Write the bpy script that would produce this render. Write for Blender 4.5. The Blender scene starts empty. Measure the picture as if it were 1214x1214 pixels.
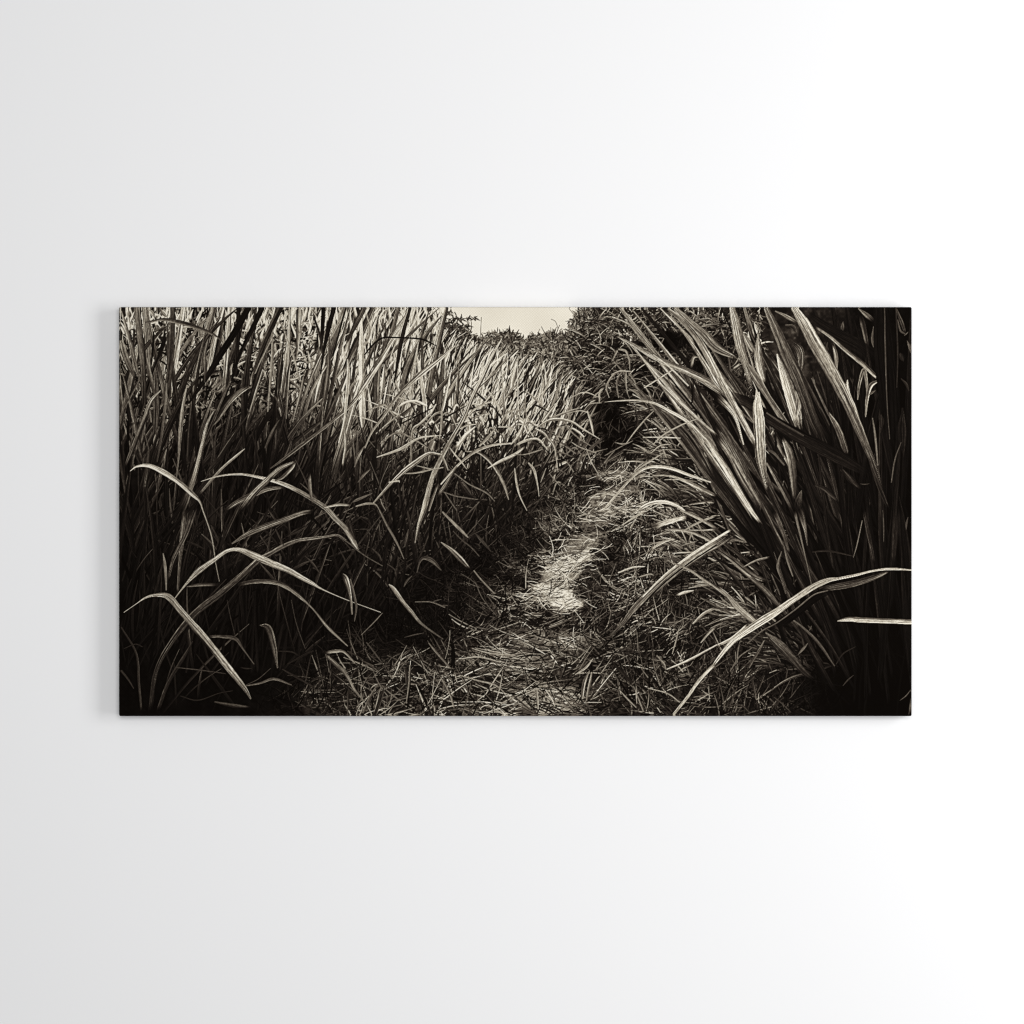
import bpy, math
import numpy as np

scene = bpy.context.scene
U = 1.2 / 940.0                      # metres per print unit: the canvas is 1.2 m wide

# ---------------------------------------------------------------- camera
DEPTH = 0.024                        # how far the canvas stands off the wall
cam_data = bpy.data.cameras.new('camera')
cam_data.lens = 85; cam_data.sensor_width = 36
cam_data.clip_start = 0.05; cam_data.clip_end = 60
cam = bpy.data.objects.new('camera', cam_data)
scene.collection.objects.link(cam)
cam.location = (0, -DEPTH - 1214 * U * 85 / 36, 0)
cam.rotation_euler = (math.pi / 2, 0, 0)
scene.camera = cam

# ---------------------------------------------------------------- light: a soft studio
world = bpy.data.worlds.new('World'); scene.world = world
world.use_nodes = True
bg = world.node_tree.nodes['Background']
bg.inputs['Color'].default_value = (1, 1, 1, 1)
bg.inputs['Strength'].default_value = 0.19

def softbox(name, loc, target, sx, sy, power):
    d = bpy.data.lights.new(name, 'AREA'); d.shape = 'RECTANGLE'; d.size = sx; d.size_y = sy; d.energy = power
    d.color = (1, 1, 1)
    o = bpy.data.objects.new(name, d); scene.collection.objects.link(o)
    o.location = loc
    v = np.array(target, float) - np.array(loc, float)
    o.rotation_euler = (math.atan2(math.hypot(v[0], v[1]), -v[2]), 0, math.atan2(v[1], v[0]) - math.pi / 2)
    return o
softbox('key_softbox_light', (2.9, -1.85, 0.1), (0.3, 0, 0), 1.2, 2.4, 84)
softbox('front_softbox_light', (0.4, -5.2, 0.55), (0.1, 0, 0), 2.6, 2.6, 173)

scene.view_settings.view_transform = 'Standard'
scene.view_settings.look = 'None'
scene.view_settings.exposure = 0.0
scene.view_settings.gamma = 1.0
scene.view_settings.use_curve_mapping = False
scene.render.engine = 'CYCLES'
scene.cycles.filter_width = 1.15

# ---------------------------------------------------------------- helpers
def new_material(name):
    m = bpy.data.materials.new(name); m.use_nodes = True
    nt = m.node_tree
    return m, nt, nt.nodes['Principled BSDF']

# ---------------------------------------------------------------- the wall
m_wall, nt, bsdf = new_material('white_wall_paint')
bsdf.inputs['Base Color'].default_value = (0.80, 0.80, 0.805, 1)
bsdf.inputs['Roughness'].default_value = 0.9
bsdf.inputs['Specular IOR Level'].default_value = 0.1
tex = nt.nodes.new('ShaderNodeTexNoise'); tex.inputs['Scale'].default_value = 260; tex.inputs['Detail'].default_value = 3
geo = nt.nodes.new('ShaderNodeTexCoord'); nt.links.new(geo.outputs['Object'], tex.inputs['Vector'])
bmp = nt.nodes.new('ShaderNodeBump'); bmp.inputs['Strength'].default_value = 0.03; bmp.inputs['Distance'].default_value = 0.001
nt.links.new(tex.outputs['Fac'], bmp.inputs['Height']); nt.links.new(bmp.outputs['Normal'], bsdf.inputs['Normal'])
me = bpy.data.meshes.new('wall')
a, b = 3.2, 1.7
me.from_pydata([(-a, 0, -b), (a, 0, -b), (a, 0, b), (-a, 0, b), (-a, .1, -b), (a, .1, -b), (a, .1, b), (-a, .1, b)], [],
               [(0, 1, 2, 3), (5, 4, 7, 6), (4, 0, 3, 7), (1, 5, 6, 2), (3, 2, 6, 7), (4, 5, 1, 0)])
me.materials.append(m_wall)
wall = bpy.data.objects.new('wall', me); scene.collection.objects.link(wall)
wall['kind'] = 'structure'

# ---------------------------------------------------------------- the printed picture
# The canvas carries one flat sepia print.  It is drawn here stroke by stroke into a
# grid of ink tones (0 = black ink, 1 = cream paper) and then becomes the ink colour of
# the vertices of the canvas.  Coordinates are millimetre-like "print units".
PX0, PY0, PX1, PY1 = 141.0, 364.0, 1081.0, 849.0
GW = 1600
GS = GW / (PX1 - PX0)
GH = int(round((PY1 - PY0) * GS))
rng = np.random.default_rng(11)

TONE = np.array([
 [.66,.74,.66,.70,.78,.84,.84,.86,.88,.90,.92,.92,.60,.60,.52,.52,.50,.45,.40,.16,.22],
 [.50,.60,.52,.58,.72,.80,.82,.82,.82,.74,.72,.66,.58,.52,.46,.62,.62,.60,.48,.14,.18],
 [.38,.46,.48,.36,.46,.66,.78,.80,.82,.84,.80,.74,.42,.42,.58,.66,.66,.58,.42,.12,.12],
 [.30,.36,.26,.18,.24,.36,.48,.54,.62,.66,.68,.58,.30,.38,.58,.66,.64,.50,.26,.09,.08],
 [.18,.24,.17,.12,.14,.18,.23,.27,.34,.36,.38,.38,.32,.46,.62,.64,.60,.44,.20,.07,.06],
 [.12,.18,.14,.11,.14,.14,.17,.19,.17,.14,.14,.26,.56,.62,.60,.56,.48,.32,.15,.07,.06],
 [.09,.13,.12,.09,.09,.09,.11,.11,.10,.13,.24,.62,.56,.50,.50,.48,.44,.26,.12,.06,.06],
 [.08,.10,.10,.08,.08,.08,.09,.10,.13,.22,.36,.72,.52,.46,.46,.42,.36,.20,.08,.05,.05],
 [.07,.09,.09,.07,.07,.08,.10,.13,.24,.46,.54,.60,.46,.44,.46,.42,.36,.24,.08,.05,.05],
 [.07,.08,.08,.08,.12,.26,.44,.50,.58,.70,.68,.68,.56,.46,.46,.44,.36,.22,.08,.05,.06],
 [.07,.08,.08,.09,.18,.38,.54,.58,.64,.68,.72,.78,.64,.48,.46,.44,.36,.22,.09,.05,.09]])

def grid_lookup(tab, u, v):
    """smooth bilinear lookup, u and v in 0..1"""
    h, w = tab.shape
    x = np.clip(u, 0, 1) * (w - 1); y = np.clip(v, 0, 1) * (h - 1)
    i = np.minimum(x.astype(int), w - 2); j = np.minimum(y.astype(int), h - 2)
    fx = x - i; fy = y - j
    fx = fx * fx * (3 - 2 * fx); fy = fy * fy * (3 - 2 * fy)
    return ((tab[j, i] * (1 - fx) + tab[j, i + 1] * fx) * (1 - fy)
            + (tab[j + 1, i] * (1 - fx) + tab[j + 1, i + 1] * fx) * fy)

gy, gx = np.mgrid[0:GH, 0:GW].astype(np.float32)
TM = grid_lookup(TONE, gx / (GW - 1), gy / (GH - 1)).astype(np.float32)

def noise(sx, sy):
    """smooth value noise over the grid, cells of sx by sy print units"""
    nx = int((PX1 - PX0) / sx) + 2; ny = int((PY1 - PY0) / sy) + 2
    return grid_lookup(rng.random((ny, nx)), gx / (GW - 1), gy / (GH - 1)).astype(np.float32)

ink = np.zeros((GH, GW), np.float32)

def spline(pts, n):
    """Catmull-Rom through (x, y, w) points, n samples per span"""
    p = np.asarray(pts, float)
    if len(p) == 2:
        t = np.linspace(0, 1, n + 1)[:, None]
        return p[0] * (1 - t) + p[1] * t
    q = np.vstack([2 * p[0] - p[1], p, 2 * p[-1] - p[-2]])
    out = []
    for k in range(1, len(q) - 2):
        a, b, c, d = q[k - 1], q[k], q[k + 1], q[k + 2]
        for t in np.linspace(0, 1, n, endpoint=False):
            out.append(.5 * (2 * b + (c - a) * t + (2 * a - 5 * b + 4 * c - d) * t * t
                             + (3 * b - a - 3 * c + d) * t ** 3))
    out.append(q[-2])
    return np.array(out)

def stroke(pts, tone, tone_end=None, local=0.0, side=None, vein=.35, edge=.45, n=5, alpha=1.0):
    """one leaf: pts (x, y, width) in print units; tone along it; 'local' mixes in the
    tone of the neighbourhood; 'side' lights one half of the leaf more than the other"""
    if tone_end is None: tone_end = tone
    p = spline(pts, n)
    p[:, 0] = (p[:, 0] - PX0) * GS; p[:, 1] = (p[:, 1] - PY0) * GS
    p[:, 2] = np.maximum(p[:, 2] * GS, 1.15)
    if len(p) > 12: p[:, 2] *= 1 + .025 * rng.normal(0, 1, len(p))
    m = p[:, 2].max() / 2 + 2
    x0 = int(max(0, np.floor(p[:, 0].min() - m))); x1 = int(min(GW, np.ceil(p[:, 0].max() + m)))
    y0 = int(max(0, np.floor(p[:, 1].min() - m))); y1 = int(min(GH, np.ceil(p[:, 1].max() + m)))
    if x1 - x0 < 1 or y1 - y0 < 1: return
    best = np.full((y1 - y0, x1 - x0), 9e9, np.float32)
    A = np.zeros_like(best); L = np.zeros_like(best); Wd = np.ones_like(best)
    seg = np.hypot(np.diff(p[:, 0]), np.diff(p[:, 1]))
    cum = np.concatenate([[0], np.cumsum(seg)]); tot = max(cum[-1], 1e-6)
    for k in range(len(p) - 1):
        ax, ay, aw = p[k]; bx, by, bw = p[k + 1]
        pad = max(aw, bw) / 2 + 1.5
        u0 = int(max(x0, min(ax, bx) - pad)); u1 = int(min(x1, max(ax, bx) + pad + 1))
        v0 = int(max(y0, min(ay, by) - pad)); v1 = int(min(y1, max(ay, by) + pad + 1))
        if u1 <= u0 or v1 <= v0 or seg[k] < 1e-6: continue
        X = np.arange(u0, u1, dtype=np.float32)[None, :] - ax
        Y = np.arange(v0, v1, dtype=np.float32)[:, None] - ay
        dx = (bx - ax) / seg[k]; dy = (by - ay) / seg[k]
        t = np.clip((X * dx + Y * dy) / seg[k], 0, 1)
        s = X * dy - Y * dx
        ex = X - t * (bx - ax); ey = Y - t * (by - ay)
        w = aw + (bw - aw) * t
        d = np.sqrt(ex * ex + ey * ey) - w / 2
        sl = (slice(v0 - y0, v1 - y0), slice(u0 - x0, u1 - x0))
        better = d < best[sl]
        best[sl] = np.where(better, d, best[sl])
        A[sl] = np.where(better, np.clip(2 * s / np.maximum(w, 1.), -1, 1), A[sl])
        L[sl] = np.where(better, (cum[k] + t * seg[k]) / tot, L[sl])
        Wd[sl] = np.where(better, w, Wd[sl])
    cov = np.clip(.5 - best, 0, 1) * alpha
    inside = lambda q: 8 < q[0] < GW - 8 and 8 < q[1] < GH - 8
    if p[0, 2] > 3.6 and inside(p[0]): cov = cov * np.clip(L * tot / (2.2 * p[0, 2]) + .15 * A, 0, 1)
    if p[-1, 2] > 3.6 and inside(p[-1]): cov = cov * np.clip((1 - L) * tot / (2.2 * p[-1, 2]) + .15 * A, 0, 1)
    tn = tone + (tone_end - tone) * L
    if local:
        tn = tn * (1 - local) + local * tone * TM[y0:y1, x0:x1] * 1.25
    if side is None: side = rng.choice([-1, 1]) * rng.uniform(.1, .45)
    f = 1 + side * A
    if vein:
        wm = p[:, 2].max()
        tab = rng.normal(0, 1, (int(np.clip(tot / 55, 2, 12)), int(np.clip(wm / 1.35, 2, 22))))
        wide = np.clip((Wd - 1.5) / 5, .2, 1)
        f = f * (1 + .75 * vein * wide * grid_lookup(tab, (A + 1) / 2, L))
        tab = rng.normal(0, 1, (int(np.clip(tot / 9, 3, 70)), int(np.clip(wm / .85, 2, 34))))
        f = f * (1 + .32 * vein * wide * grid_lookup(tab, (A + 1) / 2, L))
    if edge:
        rim = np.clip((np.abs(A) - .62) / .38, 0, 1) * np.clip((Wd - 2) / 4, 0, 1)
        f = f * (1 - edge * rim * (.35 + .65 * (A * side < 0)))
        glow = np.clip(1 - np.abs(np.abs(A) - .62) / .2, 0, 1) * (A * side > 0) * np.clip((Wd - 3) / 5, 0, 1)
        f = f * (1 + .45 * edge * glow)
    v = np.clip(tn * f, 0.0, 1.0)
    sub = ink[y0:y1, x0:x1]
    sub += cov * (v - sub)

# ---- ground tones under the strokes
n1 = noise(9, 9); n2 = noise(3.2, 3.2); n3 = noise(5, 16); n4 = noise(30, 30)
ink[:] = TM * (.12 + .45 * n1 * n3 + .25 * n2 * n2)
X = PX0 + gx / GS; Y = PY0 + gy / GS
# pale sky over the far trees, its lower border ragged
skyline_x = [141, 500, 515, 527, 543, 560, 575, 590, 602, 620, 640, 652, 662, 672, 681, 689, 700, 1081]
skyline_y = [330, 330, 372, 384, 386, 397, 404, 396, 390, 400, 402, 394, 400, 394, 386, 374, 352, 330]
ragged = np.interp(X, skyline_x, skyline_y) + (noise(4, 4) - .5) * 7 + (noise(1.6, 1.6) - .5) * 3
sky = np.clip((ragged - Y) / 1.2 + .5, 0, 1)
# trampled light soil of the footpath
straw_noise = noise(7, 1.6)
def patch(cx, cy, rx, ry, rot, val):
    c, s = math.cos(rot), math.sin(rot)
    u = ((X - cx) * c + (Y - cy) * s) / rx; v = (-(X - cx) * s + (Y - cy) * c) / ry
    d = np.sqrt(u * u + v * v) + (n1 - .5) * .5 + (n2 - .5) * .5 + (straw_noise - .5) * .7
    k = np.clip((1.42 - d) / .5, 0, 1)
    ink[:] = ink * (1 - k) + k * (val + (straw_noise - .5) * .3 + (n2 - .5) * .15 + (noise(1.5, 1.2) - .5) * .2)
PATCHES = [(664, 684, 21, 12, -.3, .6), (690, 645, 22, 9, -.5, .5), (722, 590, 26, 8, -.3, .5), (712, 612, 20, 10, -.5, .46), (683, 663, 17, 7, -.35, .88), (668, 673, 20, 6, -.2, .78), (655, 701, 19, 6, .2, .9), (669, 714, 15, 8.5, .1, .97), (640, 709, 11, 4, .2, .66), (754, 602, 16, 5, -.25, .74), (735, 563, 32, 5, 0, .56), (706, 618, 16, 6, -.2, .5),
           (712, 600, 26, 12, .2, .42), (690, 640, 22, 8, .1, .5), (600, 785, 46, 12, .05, .5), (650, 830, 36, 16, .1, .62),
           (655, 760, 50, 10, .05, .45)]

def leaf(x, y, ln, ang, w, bend, **k):
    """a leaf growing from (x, y), ang in degrees counted from 'right' up"""
    a = math.radians(ang); c, s = math.cos(a), -math.sin(a)
    nx, ny = -s, c
    pts = []
    for t, ww in ((0, .75), (.35, 1), (.7, .75), (1, .12)):
        pts.append((x + c * ln * t + nx * bend * t * t, y + s * ln * t + ny * bend * t * t, w * ww))
    stroke(pts, n=k.pop('n', 2), **k)

def tmix():
    """leaves are mostly mid toned, some dark, a few bright"""
    r = rng.random()
    if r < .36: return rng.uniform(.08, .35)
    if r < .80: return rng.uniform(.45, .9)
    return rng.uniform(.9, 1.3)
def tm_at(x, y):
    i = int(np.clip((x - PX0) * GS, 0, GW - 1)); j = int(np.clip((y - PY0) * GS, 0, GH - 1))
    return float(TM[j, i])

# ---- far scrub along the skyline and behind the path: small curled leaves
ink[:] = ink * (1 - sky) + sky * (.95 + (n4 - .5) * .05)
def scrub(n, cx, cy, rx, ry, tones):
    for k in range(n):
        r = math.sqrt(rng.random()); a = rng.uniform(0, 6.283)
        leaf(cx + rx * r * math.cos(a), cy + ry * r * math.sin(a), rng.uniform(2, 6), rng.uniform(0, 360), rng.uniform(.8, 1.9),
             rng.normal(0, 1.5), tone=rng.choice(tones), vein=0, edge=0)
for k in range(1500):
    x = rng.uniform(515, 700); yb = np.interp(x, skyline_x, skyline_y)
    y = yb + rng.uniform(-1, 36)
    leaf(x, y, rng.uniform(3, 8), rng.uniform(0, 180), rng.uniform(.8, 2.0), rng.normal(0, 2),
         tone=rng.choice([.15, .25, .38, .5, .62]), vein=0, edge=0)
scrub(26, 540, 377, 9, 2, [.2, .3]); scrub(22, 557, 376, 8, 1.8, [.2, .35]); scrub(14, 534, 369, 6, 1.2, [.3]); scrub(10, 548, 385, 8, 3, [.25, .4])
scrub(70, 682, 383, 11, 9, [.2, .3, .45, .6]); scrub(40, 694, 368, 10, 6, [.15, .3, .5]); scrub(26, 686, 374, 8, 8, [.88, .5])
scrub(120, 690, 376, 9, 10, [.12, .2, .35, .55]); scrub(60, 698, 367, 8, 6, [.15, .3, .5, .85])
scrub(160, 543, 392, 15, 9, [.1, .16, .25, .4]); scrub(60, 530, 386, 10, 6, [.15, .3])
scrub(160, 583, 401, 13, 10, [.2, .3, .42, .55]); scrub(120, 640, 402, 16, 9, [.2, .35, .5]); scrub(130, 662, 400, 14, 9, [.2, .3, .45, .6])
for cx, cy, h in ((690, 368, 12), (698, 363, 10), (676, 386, 8), (606, 398, 7), (654, 392, 10), (520, 372, 10)):
    for q in range(9): leaf(cx + rng.normal(0, 2), cy + h, rng.uniform(h, 2 * h), rng.normal(85, 25), 1.2, rng.normal(0, 3), tone=rng.choice([.15, .3, .45]), vein=0, edge=0)
clumps = noise(17, 14)
for k in range(4600):
    x = rng.uniform(672, 905); top = np.interp(x, [668, 680, 690, 708, 905], [412, 394, 380, 360, 360])
    y = rng.uniform(top, 560)
    if y > 470 and x > 850: continue
    dark = math.exp(-((x - 733) / 34) ** 2 - ((y - 503) / 30) ** 2) + .7 * math.exp(-((x - 790) / 22) ** 2 - ((y - 400) / 18) ** 2)
    t = rng.choice([.06, .14, .26, .4, .55, .7], p=[.18, .18, .2, .2, .16, .08]) * (1 - .85 * min(dark, 1))
    t *= .25 + 1.5 * clumps[int(np.clip((y - PY0) * GS, 0, GH - 1)), int(np.clip((x - PX0) * GS, 0, GW - 1))]
    leaf(x, y, rng.uniform(4, 15), rng.choice([1, -1]) * rng.uniform(10, 170), rng.uniform(.8, 1.9), rng.normal(0, 4),
         tone=t, vein=.1, edge=.2)

def darken(cx, cy, rx, ry, k):
    d = ((X - cx) / rx) ** 2 + ((Y - cy) / ry) ** 2 + (noise(8, 8) - .5) * 1.1
    ink[:] = ink * (1 - k * np.clip(1.35 - d, 0, 1))
for q in ((728, 506, 34, 40, .85), (690, 470, 24, 16, .5), (785, 404, 24, 14, .85), (760, 470, 34, 22, .6), (840, 420, 30, 40, .6), (745, 440, 40, 14, .45)): darken(*q)
for k in range(200):
    leaf(rng.normal(728, 22), rng.normal(508, 22), rng.uniform(5, 22), rng.normal(90, 50), rng.uniform(.8, 1.6), rng.normal(0, 5), tone=rng.choice([.08, .14, .2, .32]), n=3, vein=.2, edge=.2)
def tuft(x, y, n, ln, spread, mid, t, w=(1, 2.2), droop=.25, loose=.12):
    """a clump of leaves springing from one foot and bending over"""
    for k in range(n):
        a = rng.normal(mid, spread); L_ = ln * rng.uniform(.5, 1.2)
        b = L_ * droop * rng.uniform(.2, 1.5) * (1 if a < 90 else -1)
        tt = t * rng.choice([.25, .5, .8, 1.1, 1.3], p=[.2, .2, .25, .2, .15])
        leaf(x + rng.normal(0, ln * loose), y + rng.normal(0, ln * loose * .6), L_, a, rng.uniform(*w), b, tone=tt * .35, tone_end=tt, n=3, vein=.3, edge=.25)
for x, y, ln in ((712, 420, 26), (736, 432, 30), (742, 468, 34), (700, 445, 24), (765, 425, 26), (722, 402, 22), (748, 398, 24), (775, 452, 30), (690, 425, 20), (810, 385, 24), (705, 470, 26), (730, 455, 28)):
    darken(x + 3, y + ln * .55, ln * .8, ln * .35, .55)
for x, y, ln in ((715, 392, 24), (735, 385, 26), (690, 402, 20), (760, 395, 26), (705, 380, 18), (782, 378, 22), (712, 424, 28), (738, 430, 30), (746, 466, 34), (696, 448, 24), (768, 424, 26), (777, 455, 30), (826, 384, 24), (705, 472, 26), (730, 452, 28), (850, 380, 24), (680, 430, 18), (756, 492, 26)):
    tuft(x, y, 40, ln * .42, 70, 90, .5, (.7, 1.5), .6, .9)
    tuft(x, y, 13, ln * .8, 50, 92, .62, (.9, 1.9), .8, .4)

# ---- the tall cane on the left, painted from the far tops to the near feet
def field(n, ylo, yhi, xfun, wr, lr, ar, tone_k):
    ys = np.sort(rng.uniform(ylo, yhi, n))
    for y in ys:
        x0, x1 = xfun(y)
        x = rng.uniform(x0, x1)
        ln = rng.uniform(*lr); w = rng.uniform(*wr)
        ang = rng.normal(*ar)
        top = np.interp(x + .4 * ln, [500, 515, 560, 610, 670, 690], [340, 384, 405, 418, 432, 450]) + rng.normal(0, 4)
        if y - ln * math.sin(math.radians(ang)) < top: ln = (y - top) / max(.3, math.sin(math.radians(ang)))
        if ln < 6: continue
        xm = x + .5 * ln * math.cos(math.radians(ang)); ym = y - .5 * ln * math.sin(math.radians(ang))
        leaf(x, y, ln, ang, w, rng.normal(6, 10) * ln / 90, tone=tmix() * tone_k, local=1.0, n=2,
             vein=.3, edge=.3)
slope = lambda y: np.interp(y, [364, 420, 470, 520, 560, 600, 660], [520, 640, 672, 690, 695, 690, 640])
field(1500, 395, 520, lambda y: (440, slope(y)), (1.3, 3.4), (22, 60), (70, 15), 1.05)
field(1500, 400, 560, lambda y: (141, min(560, slope(y))), (1.6, 4.6), (40, 105), (83, 17), 1.0)
field(700, 520, 640, lambda y: (141, slope(y)), (1.6, 4.0), (40, 120), (76, 17), .9)
field(420, 600, 800, lambda y: (141, np.interp(y, [600, 700, 800], [620, 500, 330])), (1.5, 4.5), (50, 130), (78, 18), .8)
# tangle of small lit leaves behind the stalks on the far left
for k in range(900):
    x = rng.uniform(141, 380); y = rng.uniform(372, 500)
    t = rng.choice([.05, .1, .3, .5, .7, .85], p=[.22, .2, .18, .16, .14, .1]) * np.interp(y, [372, 430, 500], [1.1, .95, .5])
    leaf(x, y, rng.uniform(6, 26), rng.normal(80, 48), rng.uniform(1, 3.2), rng.normal(0, 6), tone=t, n=3, vein=.3, edge=.3)
# pale sky glinting between the tips along the top
for k in range(170):
    x = rng.uniform(300, 528) if k % 3 else rng.uniform(145, 300); y = 364 + abs(rng.normal(0, 12))
    leaf(x, y + 12, rng.uniform(8, 26), rng.normal(86, 14), rng.uniform(1.4, 3.6), rng.normal(0, 3), tone=rng.uniform(.82, .95), n=2, vein=0, edge=0)
# broader near leaves among the cane on the far left
for y in np.sort(rng.uniform(440, 700, 130)):
    x = rng.uniform(135, np.interp(y, [440, 600, 700], [480, 560, 420]))
    leaf(x, y, rng.uniform(80, 200), rng.normal(79, 11), rng.uniform(4, 8.5), rng.normal(8, 16), tone=max(.38, tmix()) * .8, local=1.0, n=4, vein=.45, edge=.4)
# arching and broken leaf ends along the edge of the cane by the path
for k in range(300):
    x = rng.uniform(440, 692); y = rng.uniform(478, 640)
    if x > slope(y) + 6: continue
    k_ = np.interp(x, [440, 692], [1.3, .7]); d = rng.choice([-1, 1], p=[.3, .7])
    near = np.clip((x - slope(y) + 90) / 90, 0, 1)
    tn = rng.uniform(.35, 1.2) * (.2 + .5 * near) * np.interp(y, [480, 560, 640], [1, .8, .5])
    if y < 525: tn = rng.choice([.12, .2, .6, .8])
    if rng.random() < .55:                                          # a straight slanting leaf
        leaf(x, y, rng.uniform(18, 55) * k_, 90 - d * rng.uniform(15, 70), rng.uniform(1.2, 3), d * rng.uniform(-2, 8), tone=tn * .9, n=3, vein=.3, edge=.3)
        continue
    r = rng.uniform(9, 26) * k_; up = rng.uniform(.5, 1.6); dn = rng.uniform(.1, 1.3)
    stroke([(x - d * r * rng.uniform(.4, .9), y + r * up, 1), (x - d * r * .1, y + r * .05, rng.uniform(1.3, 2.6)), (x + d * r * .3, y + r * .1 * dn, 2.2),
            (x + d * r * rng.uniform(.6, 1.4), y + r * dn, .5)], tone=tn, tone_end=tn * rng.uniform(.5, 1.2), vein=.25, edge=.3, n=3)

# clumps of broader drooping leaves along the shaded foot of the cane
for k in range(46):
    x = rng.uniform(250, 640); y = np.interp(x, [250, 450, 560, 640], [690, 650, 610, 590]) + rng.normal(0, 26)
    if x > slope(y) - 8: continue
    near = np.interp(x, [250, 640], [1, .55])
    tuft(x, y, int(rng.integers(5, 11)), 85 * near, 26, 74, rng.uniform(.2, .46) * np.interp(x, [250, 420, 640], [.6, .85, 1]), (1.2, 1.4 + 2.6 * near), .38)
# dim stems and leaves between the cane edge and the path
for k in range(260):
    x = rng.uniform(420, 640); y = rng.uniform(570, 720)
    if x > np.interp(y, [570, 640, 720], [690, 630, 500]): continue
    leaf(x, y, rng.uniform(35, 120), rng.normal(84, 24), rng.uniform(.9, 2.8), rng.normal(4, 12), tone=.06, tone_end=rng.choice([.16, .26, .38, .5]) * np.interp(y, [570, 720], [1, .6]), n=4, vein=.4, edge=.3)
# faint stems in the darkness at the foot of the cane
for k in range(130):
    x = rng.uniform(141, 520); y = rng.uniform(650, 860)
    if x > np.interp(y, [650, 860], [560, 330]): continue
    leaf(x, y, rng.uniform(40, 170), rng.normal(80, 15), rng.uniform(1.2, 5), rng.normal(8, 14), tone=.05, tone_end=rng.choice([.07, .1, .15, .2, .3]), n=4, vein=.4, edge=.3)
for k in range(110):
    x = rng.uniform(960, 1085); y = rng.uniform(520, 860)
    leaf(x, y, rng.uniform(30, 150), rng.normal(96, 16), rng.uniform(.8, 4), rng.normal(0, 10), tone=rng.choice([.04, .06, .09, .13, .18]), n=4, vein=.4, edge=.3)

# ---- trampled straw and litter of the path
for P in PATCHES[11:]: patch(*P)
path_l = lambda y: np.interp(y, [555, 600, 650, 700, 760, 849], [690, 660, 560, 490, 400, 300])
path_r = lambda y: np.interp(y, [555, 600, 650, 700, 760, 849], [760, 800, 850, 900, 960, 990])
flow = noise(42, 26); clump = noise(16, 9); heap = noise(26, 15)
for y in np.sort(rng.uniform(556, 856, 10500)):
    x = rng.uniform(path_l(y), path_r(y))
    z = (y - 540) / 300
    core = np.interp(y, [555, 600, 650, 700, 760, 849], [730, 725, 675, 662, 620, 650])
    near = math.exp(-((x - core) / (30 + 60 * z)) ** 2)
    gi = int(np.clip((x - PX0) * GS, 0, GW - 1)); gj = int(np.clip((y - PY0) * GS, 0, GH - 1))
    ang = (flow[gj, gi] - .5) * (70 + 150 * (1 - near)) + rng.normal(0, 27 + 18 * (1 - near)) + rng.choice([0, 180])
    ln = rng.uniform(6, 15) + 40 * z * rng.random() ** 2
    c = rng.random() * .75 + clump[gj, gi] * .4 - .08
    tn = tm_at(x, y) * (rng.uniform(.03, .22) if c < .45 else rng.uniform(.5, 1.0) if c < .78 else rng.uniform(1.1, 1.5))
    tn *= .28 + 1.15 * heap[gj, gi]
    leaf(x, y, ln, ang, rng.uniform(.55, .95 + .9 * z), rng.normal(0, 4.5), tone=tn, tone_end=tn * rng.uniform(.5, 1.1), vein=.2, edge=.2)
for P in PATCHES[:11]: patch(*P)
for k in range(640):
    P = PATCHES[int(rng.integers(0, 11))]
    x = P[0] + rng.normal(0, P[2] * .75); y = P[1] + rng.normal(0, P[3] * .8)
    leaf(x, y, rng.uniform(6, 20), rng.normal(8, 25) + rng.choice([0, 180]), rng.uniform(.5, 1.1), rng.normal(0, 4),
         tone=rng.choice([.12, .3, .55, .8, 1.]), vein=0, edge=0, alpha=.8)

# ---- right hand bank: deep shade between the stems, clumps bending over the path,
# long leaves leaning up and to the left
bank = lambda y: np.interp(y, [430, 470, 555, 600, 650, 700, 760, 849], [800, 762, 775, 800, 812, 838, 890, 960])
shade = np.clip((X - bank(Y) + (noise(14, 14) - .5) * 50) / 30, 0, 1) * np.clip((Y - 440) / 40, 0, 1)
ink *= 1 - .72 * shade
for k in range(120):
    y = rng.uniform(478, 800); x = bank(y) + abs(rng.normal(0, 1)) * np.interp(y, [478, 800], [30, 60])
    if x > 1000: continue
    tuft(x, y, int(rng.integers(5, 13)), np.interp(y, [478, 600, 800], [34, 46, 44]) * rng.uniform(.6, 1.2), 26, 138, rng.uniform(.4, .85) * np.interp(x, [780, 900, 1000], [1, .8, .35]),
         (1, np.interp(y, [478, 800], [2, 2.8])), .3)
for k in range(320):
    y = rng.uniform(480, 800) ; x = rng.uniform(np.interp(y, [480, 560, 640, 800], [810, 830, 860, 930]), 1100)
    leaf(x, y, rng.uniform(40, 130), rng.normal(118, 18), rng.uniform(1.4, 5.0), rng.normal(0, 8),
         tone=tmix() * .6, local=1.0, n=2, vein=.4)
for y in np.sort(rng.uniform(560, 830, 84)):
    x = rng.uniform(np.interp(y, [560, 700, 830], [880, 930, 975]), 1075)
    t = rng.choice([.14, .28, .45, .6, .72], p=[.22, .24, .24, .2, .1]) * np.interp(x, [880, 960, 1020, 1060], [1, .8, .35, .2])
    leaf(x, y, rng.uniform(130, 330), rng.normal(np.interp(x, [880, 1075], [124, 104]), 8), rng.uniform(3.5, 10), rng.normal(-8, 16),
         tone=t * .25, tone_end=t, n=5, vein=.45, edge=.45)

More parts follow.
